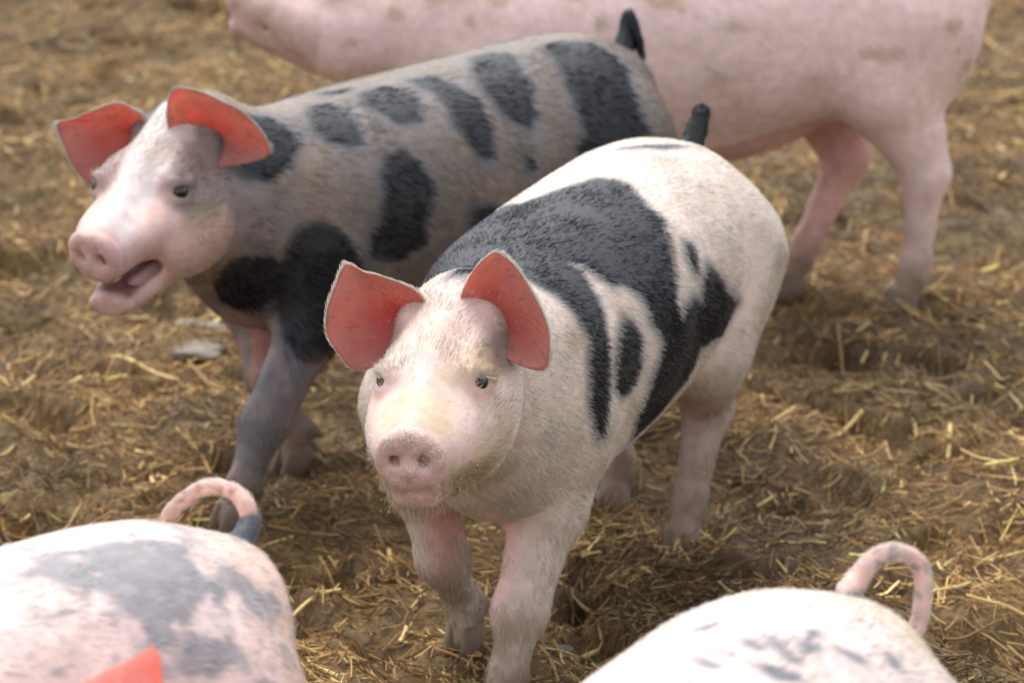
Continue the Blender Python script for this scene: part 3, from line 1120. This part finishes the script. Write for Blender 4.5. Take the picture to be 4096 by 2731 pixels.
M_STONE = plain('pale_stone', (.24, .205, .160), .8, .3, (60, .5, .004, 6))
M_SLATE = plain('grey_stone', (.13, .12, .105), .75, .3, (60, .5, .004, 6))
for i, (x, y, rx, ry, rz, a, m_, lab) in enumerate([
        (-0.571, 4.900, 0.055, 0.04, 0.012, -8, M_STONE, "larger pale flat stone in the litter left of the open-mouthed pig's front leg"),
        (-0.575, 5.029, 0.05, 0.02, 0.008, -22, M_STONE, 'narrow pale flat stone lying just behind the larger pale stone'),
        (0.528, 5.176, 0.03, 0.018, 0.008, 10, M_STONE, "small whitish stone beside the large pink pig's front-most hind hoof"),
        (-0.318, 3.846, 0.036, 0.022, 0.008, -5, M_SLATE, 'grey flat stone beside the ringed tail of the mottled rump'),
        (0.041, 3.569, 0.042, 0.02, 0.008, 15, M_SLATE, "dark grey flat stone between the centre pig's front legs and right"),
        (-0.560, 7.396, 0.03, 0.018, 0.008, 15, M_STONE, 'small blurred pale stone under the chin of the large pink pig')]):
    so = link('stone', stone_mesh(i + 1, rx, ry, rz), None, m_)
    so.location = (x, y, float(ground_height(np.array([x]), np.array([y]))[0]) + rz * .3)
    so.rotation_euler = (0, 0, RAD(a))
    tag(so, lab, 'stone', 'flat stones lying in the litter')


# ------------------------------------------------------------------ pigs
EAR_A = [(.000, -.040), (.029, -.038), (.058, -.026), (.080, -.008), (.089, .009), (.075, .031), (.044, .054), (.017, .069), (-.012, .075), (-.044, .069), (-.045, .046), (-.035, .018), (-.022, -.015)]
EAR_B = [(.010, -.035), (.040, -.022), (.060, .020), (.066, .040), (.076, .060), (.050, .074), (.020, .084), (-.006, .084), (-.030, .072), (-.050, .055), (-.047, .030), (-.038, .005), (-.020, -.020)]



def pale_tail(P, t):
    n = len(P)
    return np.tile(PINK, (n, 1)), np.tile(HAIRW, (n, 1))


def dark_tail(P, t):
    n = len(P)
    return np.tile(DARKSKIN * 1.3, (n, 1)), np.tile(DARKHAIR * 1.5, (n, 1))


def ear(s, up, out, base=(.030, .054, -.024), cup=.030, face=(1, 0, 0), outline=EAR_A, **k):
    return dict(outline=outline, up=(up[0], s * up[1], up[2]), out=(out[0], s * out[1], out[2]), base=(base[0], s * base[1], base[2]), cup=cup, face=(face[0], s * face[1], face[2]), **k)


# coat outlines in pig coordinates: metres along the body, metres round it from the spine
COAT_CENTRE = [
    [(0.449, -0.023), (0.393, -0.035), (0.169, -0.058), (0.093, -0.051), (-0.014, -0.063), (-0.046, -0.052), (-0.101, -0.024), (-0.149, -0.002), (-0.15, 0.026), (-0.133, 0.058), (-0.103, 0.087), (-0.098, 0.112), (-0.077, 0.133), (-0.051, 0.16), (-0.024, 0.184), (-0.011, 0.205), (-0.015, 0.231), (0.022, 0.24), (0.047, 0.232), (0.063, 0.208), (0.066, 0.188), (0.073, 0.168), (0.09, 0.143), (0.117, 0.136), (0.129, 0.114), (0.14, 0.091), (0.156, 0.078), (0.15, 0.095), (0.163, 0.117), (0.172, 0.142), (0.184, 0.171), (0.195, 0.201), (0.208, 0.238), (0.222, 0.27), (0.235, 0.298), (0.244, 0.315), (0.257, 0.296), (0.262, 0.26), (0.261, 0.22), (0.253, 0.185), (0.236, 0.163), (0.242, 0.139), (0.242, 0.113), (0.249, 0.091), (0.266, 0.066), (0.281, 0.036), (0.389, 0.01), (0.418, -0.007), (0.442, -0.013)],
    [(-0.138, 0.2), (-0.156, 0.216), (-0.181, 0.247), (-0.25, 0.29), (-0.23, 0.303), (-0.199, 0.315), (-0.133, 0.297), (-0.093, 0.292), (-0.08, 0.313), (-0.062, 0.33), (0.065, 0.372), (0.097, 0.33), (0.088, 0.295), (0.066, 0.27), (0.049, 0.253), (0.036, 0.232), (-0.011, 0.232), (-0.036, 0.219), (-0.075, 0.219), (-0.092, 0.231), (-0.108, 0.209)],
    [(0.126, 0.175), (0.111, 0.194), (0.098, 0.218), (0.109, 0.239), (0.12, 0.262), (0.142, 0.271), (0.166, 0.274), (0.186, 0.253), (0.179, 0.221), (0.16, 0.195)],
    [(-0.105, 0.155), (-0.112, 0.165), (-0.105, 0.183), (-0.094, 0.198), (-0.085, 0.188), (-0.086, 0.173)],
    [(0.27, -0.05), (0.2, -0.03), (0.09, -0.035), (-0.01, -0.05), (-0.06, -0.1), (-0.04, -0.2), (0.05, -0.3), (0.2, -0.31), (0.27, -0.2)],
    [(-0.3, -0.031), (-0.339, 0.024), (-0.357, 0.049), (-0.321, 0.031)]]
COAT_LEFT = [
    [(0.37, 0.03), (0.32, 0.02), (0.27, 0.035), (0.255, 0.08), (0.28, 0.125), (0.33, 0.15), (0.37, 0.14), (0.395, 0.1)],
    [(0.192, 0.025), (0.159, 0.028), (0.151, 0.065), (0.154, 0.103), (0.164, 0.127), (0.19, 0.131), (0.215, 0.111), (0.222, 0.078), (0.213, 0.055)],
    [(0.1, 0.032), (0.047, 0.027), (0.026, 0.058), (0.034, 0.095), (0.058, 0.121), (0.09, 0.116), (0.108, 0.088), (0.117, 0.062)],
    [(0.001, 0.026), (-0.04, 0.031), (-0.053, 0.072), (-0.068, 0.112), (-0.064, 0.145), (-0.057, 0.173), (-0.045, 0.2), (-0.022, 0.197), (-0.003, 0.172), (0.003, 0.146), (-0.003, 0.115), (-0.006, 0.078), (0.002, 0.054)],
    [(-0.155, -0.002), (-0.201, 0), (-0.207, 0.037), (-0.181, 0.093), (-0.165, 0.133), (-0.148, 0.164), (-0.13, 0.181), (-0.107, 0.166), (-0.088, 0.148), (-0.092, 0.12), (-0.087, 0.095), (-0.109, 0.053)],
    [(-0.276, 0.03), (-0.317, 0.025), (-0.361, 0.059), (-0.377, 0.103), (-0.373, 0.147), (-0.356, 0.177), (-0.348, 0.215), (-0.355, 0.238), (-0.34, 0.251), (-0.302, 0.248), (-0.217, 0.244), (-0.209, 0.229), (-0.237, 0.212), (-0.235, 0.18), (-0.234, 0.138), (-0.251, 0.097), (-0.265, 0.062)],
    [(0.142, 0.153), (0.105, 0.153), (0.09, 0.178), (0.072, 0.209), (0.076, 0.232), (0.092, 0.265), (0.091, 0.29), (0.126, 0.312), (0.167, 0.306), (0.203, 0.291), (0.196, 0.266), (0.173, 0.239), (0.161, 0.211), (0.158, 0.181)],
    [(-0.106, 0.208), (-0.121, 0.218), (-0.123, 0.236), (-0.11, 0.236)],
    [(0.007, 0.262), (-0.025, 0.261), (-0.058, 0.274), (-0.035, 0.293), (-0.003, 0.314), (0.01, 0.285)],
    [(0.296, 0.272), (0.255, 0.258), (0.235, 0.294), (0.243, 0.35), (0.283, 0.388), (0.295, 0.41), (0.324, 0.419), (0.317, 0.424), (0.321, 0.349)],
    [(0.4, 0.46), (0.4, 0.36), (0.37, 0.27), (0.335, 0.29), (0.33, 0.36), (0.34, 0.43), (0.36, 0.5)],
    [(0.135, -0.023), (0.099, -0.004), (0.096, 0.01), (0.136, 0.01)],
    [(-0.3, -0.12), (-0.2, -0.1), (-0.16, -0.2), (-0.2, -0.3), (-0.32, -0.25)],
    [(0, -0.12), (0.1, -0.1), (0.14, -0.2), (0.08, -0.3), (-0.02, -0.22)]]
COAT_RUMP_LEFT = [
    [(-0.225, 0.023), (-0.27, -0.005), (-0.306, 0.004), (-0.352, 0.017), (-0.383, 0.036), (-0.421, 0.08), (-0.456, 0.124), (-0.472, 0.175), (-0.463, 0.179), (-0.427, 0.145), (-0.413, 0.132), (-0.386, 0.144), (-0.385, 0.177), (-0.384, 0.212), (-0.339, 0.203), (-0.294, 0.187), (-0.283, 0.173), (-0.279, 0.145), (-0.274, 0.107), (-0.292, 0.118), (-0.277, 0.083), (-0.262, 0.089), (-0.26, 0.07), (-0.248, 0.04)],
    [(-0.315, 0.119), (-0.349, 0.132), (-0.366, 0.163), (-0.36, 0.19), (-0.333, 0.199), (-0.309, 0.185), (-0.295, 0.144)],
    [(-0.418, 0.122), (-0.468, 0.17), (-0.427, 0.201), (-0.412, 0.151)]]
COAT_RUMP_RIGHT = [
    [(-0.271, -0.008), (-0.277, 0.001), (-0.27, 0.016), (-0.257, 0.023), (-0.254, 0.015), (-0.259, 0.001)],
    [(-0.289, 0.003), (-0.289, 0.013), (-0.282, 0.03), (-0.269, 0.041), (-0.261, 0.037), (-0.266, 0.026)],
    [(-0.318, 0.035), (-0.324, 0.044), (-0.317, 0.054), (-0.306, 0.057), (-0.302, 0.046)],
    [(-0.295, 0.035), (-0.298, 0.049), (-0.299, 0.063), (-0.287, 0.067), (-0.276, 0.054)],
    [(-0.216, -0.025), (-0.219, -0.013), (-0.216, 0.003), (-0.207, 0.004), (-0.206, -0.009)],
    [(-0.233, 0.02), (-0.238, 0.037), (-0.241, 0.05), (-0.246, 0.067), (-0.239, 0.075), (-0.219, 0.055), (-0.222, 0.038)],
    [(-0.31, 0.066), (-0.312, 0.082), (-0.319, 0.096), (-0.31, 0.107), (-0.303, 0.091), (-0.303, 0.078)],
    [(-0.35, 0.107), (-0.353, 0.117), (-0.342, 0.129), (-0.335, 0.12)],
    [(-0.178, -0.013), (-0.181, -0.005), (-0.177, 0.001), (-0.174, -0.007)],
    [(-0.24, -0.021), (-0.238, -0.005), (-0.238, 0.007), (-0.232, -0.004)],
    [(-0.276, -0.064), (-0.292, -0.052), (-0.3, -0.042), (-0.289, -0.041), (-0.273, -0.049)],
    [(-0.261, 0.037), (-0.271, 0.044), (-0.269, 0.056), (-0.26, 0.058), (-0.252, 0.048)]]


def ball(h, c, r):
    return 1 - smooth(.45, 1.0, np.linalg.norm((h - np.array(c)) / np.array(r), axis=1))


TAN = np.array((.56, .42, .25))
MEAL = np.array((.66, .52, .36))


def coat_centre(P, h, phi, skin, hairc, dark, dens, length):
    near = smooth(.27, .17, np.linalg.norm(h + (-.12, 0, .08), axis=1))
    dark = np.maximum(dark, ball(P, (-.505, .060, .50), (.035, .075, .06)) * .9)
    f = near * smooth(-.06, .0, h[:, 0])
    skin = mix(skin, PINK * (1.02, 1.18, 1.2), f * .6)
    j = .02 * (fbm(P, 30, 3, 5) - .5)[:, None]
    hj = h + j
    # grey brows, darker on the left side of its face
    for s_, a_ in ((1, .85), (-1, .55)):
        g = ball(hj, (.075, s_ * .064, -.040), (.060, .030, .034)) * a_ * f
        g = np.maximum(g, ball(hj, (.040, s_ * .064, -.050), (.05, .03, .045)) * a_ * .8 * f)
        hairc = mix(hairc, np.array((.22, .19, .17)), g * .8)
        skin = mix(skin, np.array((.20, .15, .14)), g)
        e = ball(h, (.118, s_ * .054, -.060), (.030, .030, .026)) * f
        skin = mix(skin, np.array((.70, .42, .42)), e * .8)
        dens = dens * (1 - .6 * e)
    t = ball(hj, (.190, 0, -.060), (.060, .060, .045)) * f
    hairc = mix(hairc, TAN, t * .6)
    skin = mix(skin, TAN * 1.1, t * .55)
    st = smooth(.42, .66, fbm(P, 22, 4, 64)) * f * smooth(.03, .09, h[:, 0])
    hairc = mix(hairc, TAN * 1.05, st * .55)
    skin = mix(skin, TAN * 1.05, st * .5)
    ck = ball(hj, (.130, .070, -.100), (.055, .040, .05)) * f
    skin = mix(skin, np.array((.50, .36, .25)), ck * .6)
    hairc = mix(hairc, np.array((.50, .38, .25)), ck * .5)
    ch = smooth(-.112, -.135, h[:, 2]) * smooth(.13, .18, h[:, 0]) * f
    hairc = mix(hairc, np.array((.46, .31, .15)), ch * .85)
    skin = mix(skin, np.array((.40, .26, .13)), ch * .8)
    length = length * (1 + 1.6 * ch)
    ml = smooth(.50, .62, fbm(P, 190, 2, 6)) * smooth(.205, .235, h[:, 0]) * f
    dd = smooth(.45, .60, fbm(P, 60, 3, 16)) * smooth(.20, .235, h[:, 0]) * f
    skin = mix(skin, np.array((.34, .24, .19)), dd * .55)
    skin = mix(skin, MEAL, ml * .9)
    # pink chest and inner legs
    ch2 = smooth(.38, .26, P[:, 2]) * smooth(.08, .16, P[:, 0]) * smooth(.10, .05, np.abs(P[:, 1])) * smooth(.08, .2, P[:, 2])
    skin = mix(skin, ROSE, ch2 * .7)
    lg = smooth(.30, .20, P[:, 2])
    dens = dens * (1 - .45 * lg)
    hairc = mix(hairc, np.array((.55, .46, .39)), lg * .6)
    fl = smooth(.42, .30, P[:, 2]) * smooth(-.15, -.3, P[:, 0])
    skin = mix(skin, np.array((.42, .28, .25)), fl * .6)
    hairc = mix(hairc, np.array((.48, .40, .34)), fl * .5)
    return skin, hairc, dark, dens, length


def coat_left(P, h, phi, skin, hairc, dark, dens, length):
    f = smooth(.27, .17, np.linalg.norm(h + (-.12, 0, .08), axis=1)) * smooth(-.06, .0, h[:, 0])
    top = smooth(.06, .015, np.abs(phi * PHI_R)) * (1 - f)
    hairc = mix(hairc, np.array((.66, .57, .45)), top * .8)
    hj = h + .025 * (fbm(P, 28, 3, 5) - .5)[:, None]
    face = smooth(.02, .07, h[:, 0]) * f
    skin = mix(skin, np.array((.64, .42, .37)), face)
    hairc = mix(hairc, np.array((.68, .54, .47)), face)
    grey = f * smooth(.10, .02, hj[:, 0]) * .8
    for s_ in (1, -1):
        grey = np.maximum(grey, ball(hj, (.078, s_ * .060, -.056), (.078, .055, .072)) * .95 * f)
    skin = mix(skin, np.array((.22, .17, .16)), grey)
    hairc = mix(hairc, np.array((.24, .20, .17)), grey)
    ol = ball(hj, (.105, .072, -.090), (.05, .04, .030)) * f
    skin = mix(skin, np.array((.25, .18, .085)), ol * .55)
    hairc = mix(hairc, np.array((.27, .20, .10)), ol * .55)
    blaze = smooth(.038, .022, np.abs(hj[:, 1] - .004)) * smooth(-.10, -.07, h[:, 2]) * f
    skin = mix(skin, np.array((.64, .55, .52)), blaze * .9)
    hairc = mix(hairc, np.array((.68, .66, .63)), blaze * .9)
    cheek = ball(hj, (.10, .075, -.135), (.075, .05, .045)) * f
    skin = mix(skin, np.array((.62, .40, .33)), cheek * .8)
    hairc = mix(hairc, np.array((.60, .42, .33)), cheek * .7)
    dens = dens * (1 - .2 * smooth(.05, .12, h[:, 0]) * f)
    rim = smooth(.225, .245, h[:, 0]) * f
    skin = mix(skin, np.array((.52, .27, .24)), rim)
    top = rim * smooth(-.068, -.056, h[:, 2])
    skin = mix(skin, np.array((.42, .20, .12)), top * .8)
    lg = smooth(.34, .24, P[:, 2]) * (1 - f)
    skin = mix(skin, np.array((.30, .22, .21)), lg)
    hairc = mix(hairc, np.array((.33, .27, .24)), lg * .8)
    dens = dens * (1 - .5 * lg)
    ch2 = smooth(.42, .34, P[:, 2]) * (P[:, 0] > .22) * (np.abs(P[:, 1]) < .05) * (1 - f)
    skin = mix(skin, ROSE * .8, ch2 * .8)
    dark = np.maximum(dark, smooth(.2, .6, ball(P + .02 * (fbm(P, 25, 3, 2) - .5)[:, None], (.352, .085, .355), (.060, .080, .070))))
    dark = np.maximum(dark, smooth(.2, .6, ball(P + .02 * (fbm(P, 25, 3, 2) - .5)[:, None], (.275, .145, .335), (.085, .08, .140))))
    dark = dark * smooth(.215, .265, P[:, 2] + .03 * (fbm(P, 30, 2, 8) - .5))
    return skin, hairc, dark, dens, length


def coat_pink(P, h, phi, skin, hairc, dark, dens, length):
    dz = smooth(.62, .70, fbm(P, 26, 3, 14)) * smooth(.30, .40, P[:, 2])
    skin = mix(skin, DIRT * 1.8, dz * .55)
    bl = smooth(.36, .28, P[:, 2]) * (np.abs(P[:, 1]) < .1)
    skin = mix(skin, np.array((.62, .30, .25)), bl * .7)
    mz = (h[:, 0] > .10) * (np.linalg.norm(h + (-.12, 0, .1), axis=1) < .2) * smooth(-.08, -.13, h[:, 2])
    skin = mix(skin, np.array((.40, .24, .19)), mz * .6)
    dens = dens * .8
    return skin, hairc, dark * 0, dens, length


def coat_roan(P, h, phi, skin, hairc, dark, dens, length):
    n1 = fbm(P, 38, 4, 55)
    hole = smooth(.66, .55, n1 + .14 * smooth(-.42, -.50, P[:, 0]))
    g = smooth(.25, .75, dark * (.55 + .9 * fbm(P, 60, 3, 59))) * (.25 + .75 * hole) * (.7 + .3 * fbm(P, 110, 2, 60))
    g = np.maximum(g, smooth(.64, .68, fbm(P, 34, 3, 57)) * .6 * smooth(-.05, -.25, P[:, 0]))
    skin = mix(skin, np.array((.17, .175, .19)), g)
    core = ball(P, (-.40, .13, .42), (.12, .09, .10)) * g
    skin = mix(skin, np.array((.030, .030, .036)), core * .8)
    hairc = mix(hairc, np.array((.55, .55, .55)), g * .7)
    warm = smooth(-.38, -.47, P[:, 0]) * (1 - g)
    skin = mix(skin, np.array((.66, .43, .33)), warm * .7)
    dens = dens * (1 - .35 * g)
    return skin, hairc, dark * 0, dens, length


def coat_spots(P, h, phi, skin, hairc, dark, dens, length):
    skin = mix(skin, np.array((.11, .12, .14)), dark * .95)
    hairc = mix(hairc, np.array((.26, .27, .29)), dark * .9)
    tan = smooth(.48, .60, fbm(P, 14, 3, 58)) * smooth(-.34, -.45, P[:, 0])
    skin = mix(skin, TAN * 1.05, tan * .45)
    hairc = mix(hairc, TAN * 1.2, tan * .35)
    return skin, hairc, dark * 0, dens, length


def ring_tail(P, t):
    n = len(P)
    d = 1 - smooth(.36, .40, t + .03 * (fbm(P, 90, 2, 3) - .5))
    fle = smooth(.60, .68, fbm(P, 120, 2, 9)) * .7
    sk = mix(np.tile(np.array((.66, .40, .34)), (n, 1)), np.array((.30, .13, .11)), fle)
    return mix(sk, np.array((.055, .060, .072)), d), mix(np.tile(HAIRW, (n, 1)), np.array((.20, .21, .23)), d)


def fleck_tail(P, t):
    n = len(P)
    fle = smooth(.56, .64, fbm(P, 90, 3, 9)) * .75
    sk = mix(np.tile(np.array((.66, .42, .36)), (n, 1)), np.array((.17, .15, .18)), fle)
    b = ball(P, (-.463, 0, .565), (.03, .03, .012)) * .8
    return mix(sk, np.array((.10, .10, .14)), b), np.tile(HAIRW, (n, 1))


SHORT_TAIL = [(-.462, 0, .530, .021), (-.486, .002, .556, .0185), (-.498, .006, .576, .0160), (-.503, .011, .594, .0145), (-.503, .014, .608, .0130), (-.502, .015, .616, .0095), (-.501, .015, .619, .003)]
KINK_TAIL = [(-.462, 0, .530, .020), (-.488, -.002, .552, .0170), (-.502, -.006, .577, .0140), (-.508, -.006, .600, .0110), (-.505, -.001, .610, .0085), (-.506, .005, .600, .0080), (-.514, .010, .570, .0075), (-.520, .013, .542, .0060)]

PIGS = {}
PIGS['centre'] = dict(
    label='white pig with large black patches facing the camera, mealy chin and red lit ears',
    loc=(.057, 3.68), yaw=-114, scale=1.03, vox=.0062 if DRAFT else .0048, hairs=300000, hair_len=.0165, hair_lift=.10, hair_rad=.00023, skin_base=np.array((.63, .505, .435)),
    head_pos=(.470, .070, .594), head_rot=(13.1, -8.3, 2.6), head_scale=.967, spine=SPINE_TURNED, bend=.8, beard=650, lashes=True, patches=COAT_CENTRE, margin=True, coat=coat_centre,
    fl=leg(FRONT_LEG, 1, .337, .074), fr=leg(FRONT_LEG, -1, .142, -.066), hl=leg(HIND_LEG, 1, -.29, .075), hr=leg(HIND_LEG, -1, -.40, -.075),
    ears=[ear(1, (-.25, .0, .95), (.08, 1, 0), curl=.35), ear(-1, (-.25, 0, .95), (.08, 1, 0), outline=EAR_B, curl=.35)], tail=SHORT_TAIL, tail_col=dark_tail)
PIGS['left'] = dict(
    label='grey pig with rows of black spots behind, mouth open, looking to the left',
    loc=(-.187, 4.43), yaw=-136, scale=1.07, vox=.0062 if DRAFT else .0055, hairs=140000, hair_len=.017, hair_lift=.12,
    head_pos=(.416, .013, .592), head_rot=(25.6, -10, 1), head_scale=1.09, gape=10, disc_yaw=-14, disc_pitch=-12, disc_scale=.92, head=HEAD_OPEN, bend=.2, patches=COAT_LEFT, margin=True, coat=coat_left, hair_base=np.array((.245, .215, .185)), skin_base=np.array((.18, .15, .135)),
    fl=leg(FRONT_LEG, 1, .418, .115), fr=leg(FRONT_LEG, -1, .191, -.02), hl=leg(HIND_LEG, 1, -.40, .10), hr=leg(HIND_LEG, -1, -.29, -.10),
    ears=[ear(1, (.10, -.45, .86), (-.25, .80, .40), base=(.034, .060, -.030), outline=[(a * .98, b * .92) for a, b in EAR_A], back=(.30, .24, .21), back_hair=(.5, .45, .38)), ear(-1, (-.05, .67, .74), (.20, .74, -.67), outline=EAR_B, back=(.12, .11, .11), back_hair=(.5, .47, .44))], tail=KINK_TAIL, tail_col=dark_tail)
PIGS['pink'] = dict(
    label='large plain pink pig standing behind the spotted pigs, back cut off by the frame',
    loc=(.262, 5.30), yaw=-180, scale=1.25, vox=.008, hairs=30000, hair_len=.012, coat=coat_pink, grime=.15, dirt_z=.20, skin_base=np.array((.74, .535, .49)), hair_base=np.array((.80, .68, .62)),
    head_pos=(.365, .0, .515), head_rot=(0, 15, 0),
    fl=leg(FRONT_LEG, 1), fr=leg(FRONT_LEG, -1, .2), hl=[(-.375, .080, .455, .095), (-.340, .105, .360, .064), (-.408, .102, .225, .0310), (-.400, .100, .092, .0195), (-.380, .100, .026, .0235)], hr=leg(HIND_LEG, -1, -.215, -.01),
    bulges=[((.02, 0, .300), (.26, .10, .085), .06)], ears=[ear(s, (-.1, .15, 1), (-.2, 1, .1), base=(-.02, .045, .045)) for s in (1, -1)], tail=SHORT_TAIL, tail_col=pale_tail)
RING_TAIL = [(-0.424, 0.019, 0.554, 0.0131), (-0.463, -0.008, 0.55, 0.0123), (-0.488, -0.02, 0.554, 0.0115), (-0.506, -0.032, 0.564, 0.0103), (-0.509, -0.042, 0.58, 0.009), (-0.503, -0.059, 0.59, 0.0082), (-0.491, -0.081, 0.59, 0.0078), (-0.477, -0.104, 0.575, 0.0072), (-0.469, -0.123, 0.551, 0.0066), (-0.47, -0.134, 0.518, 0.0057)]
LOOP_TAIL = [(-0.439, 0.004, 0.555, 0.0123), (-0.46, -0.001, 0.561, 0.0119), (-0.482, -0.003, 0.571, 0.0107), (-0.498, 0.004, 0.587, 0.0094), (-0.517, 0.016, 0.596, 0.0086), (-0.537, 0.028, 0.588, 0.0082), (-0.543, 0.039, 0.569, 0.008), (-0.535, 0.044, 0.547, 0.0079), (-0.523, 0.044, 0.526, 0.0078), (-0.499, 0.043, 0.515, 0.0074)]
PIGS['rump_left'] = dict(
    label='grey and pink mottled pig rump with ringed tail tipped pink, lower left corner',
    loc=(-.64, 2.26), yaw=-143, scale=1.0, vox=.008 if DRAFT else .0065, hairs=70000, hair_len=.014,
    head_pos=(.455, .0, .50), head_rot=(0, -25, 0),
    fl=leg(FRONT_LEG, 1), fr=leg(FRONT_LEG, -1), hl=leg(HIND_LEG, 1), hr=leg(HIND_LEG, -1),
    ears=[ear(s, (-.3, .0, .95), (-.3, 1, -.2)) for s in (1, -1)], hair_base=np.array((.58, .54, .49)), patches=COAT_RUMP_LEFT, edge=.022, coat=coat_roan, grime=.1, tail=RING_TAIL, tail_col=ring_tail, skin_base=np.array((.66, .50, .46)))
PIGS['rump_right'] = dict(
    label='white pig rump with small grey spots and looped tail, lower right corner',
    loc=(.057, 2.00), yaw=-122, scale=1.0, vox=.008 if DRAFT else .0065, hairs=70000, hair_len=.016,
    head_pos=(.455, .0, .50), head_rot=(15, -25, 0),
    fl=leg(FRONT_LEG, 1), fr=leg(FRONT_LEG, -1), hl=leg(HIND_LEG, 1), hr=leg(HIND_LEG, -1),
    ears=[ear(s, (-.3, .0, .95), (-.3, 1, -.2)) for s in (1, -1)], hair_base=np.array((.58, .54, .49)), patches=COAT_RUMP_RIGHT, coat=coat_spots, grime=.1, tail=LOOP_TAIL, tail_col=fleck_tail, skin_base=np.array((.66, .53, .485)))
PIGS['ear'] = dict(
    label='pig below the frame of which only one orange ear tip shows at lower left',
    loc=(-0.507, 1.697), yaw=60, scale=1.0, vox=.011, hairs=6000, hair_len=.014,
    head_pos=(.455, .0, .56), head_rot=(0, -12, 0),
    fl=leg(FRONT_LEG, 1), fr=leg(FRONT_LEG, -1), hl=leg(HIND_LEG, 1), hr=leg(HIND_LEG, -1),
    ears=[ear(1, (-.1, 0, 1), (-.1, 1, 0), outline=[(-.03, -.035), (.02, -.034), (.060, -.030), (.094, -.024), (.098, -.018), (.085, -.002), (.062, .035), (.034, .075), (.005, .110), (-.03, .125), (-.045, .07), (-.045, .0)]), ear(-1, (-.8, .5, .3), (-.1, 1, 0))], tail=SHORT_TAIL, tail_col=pale_tail)

ROOTS = {}
for key, sp in PIGS.items():
    ROOTS[key] = build_pig('pig', sp)
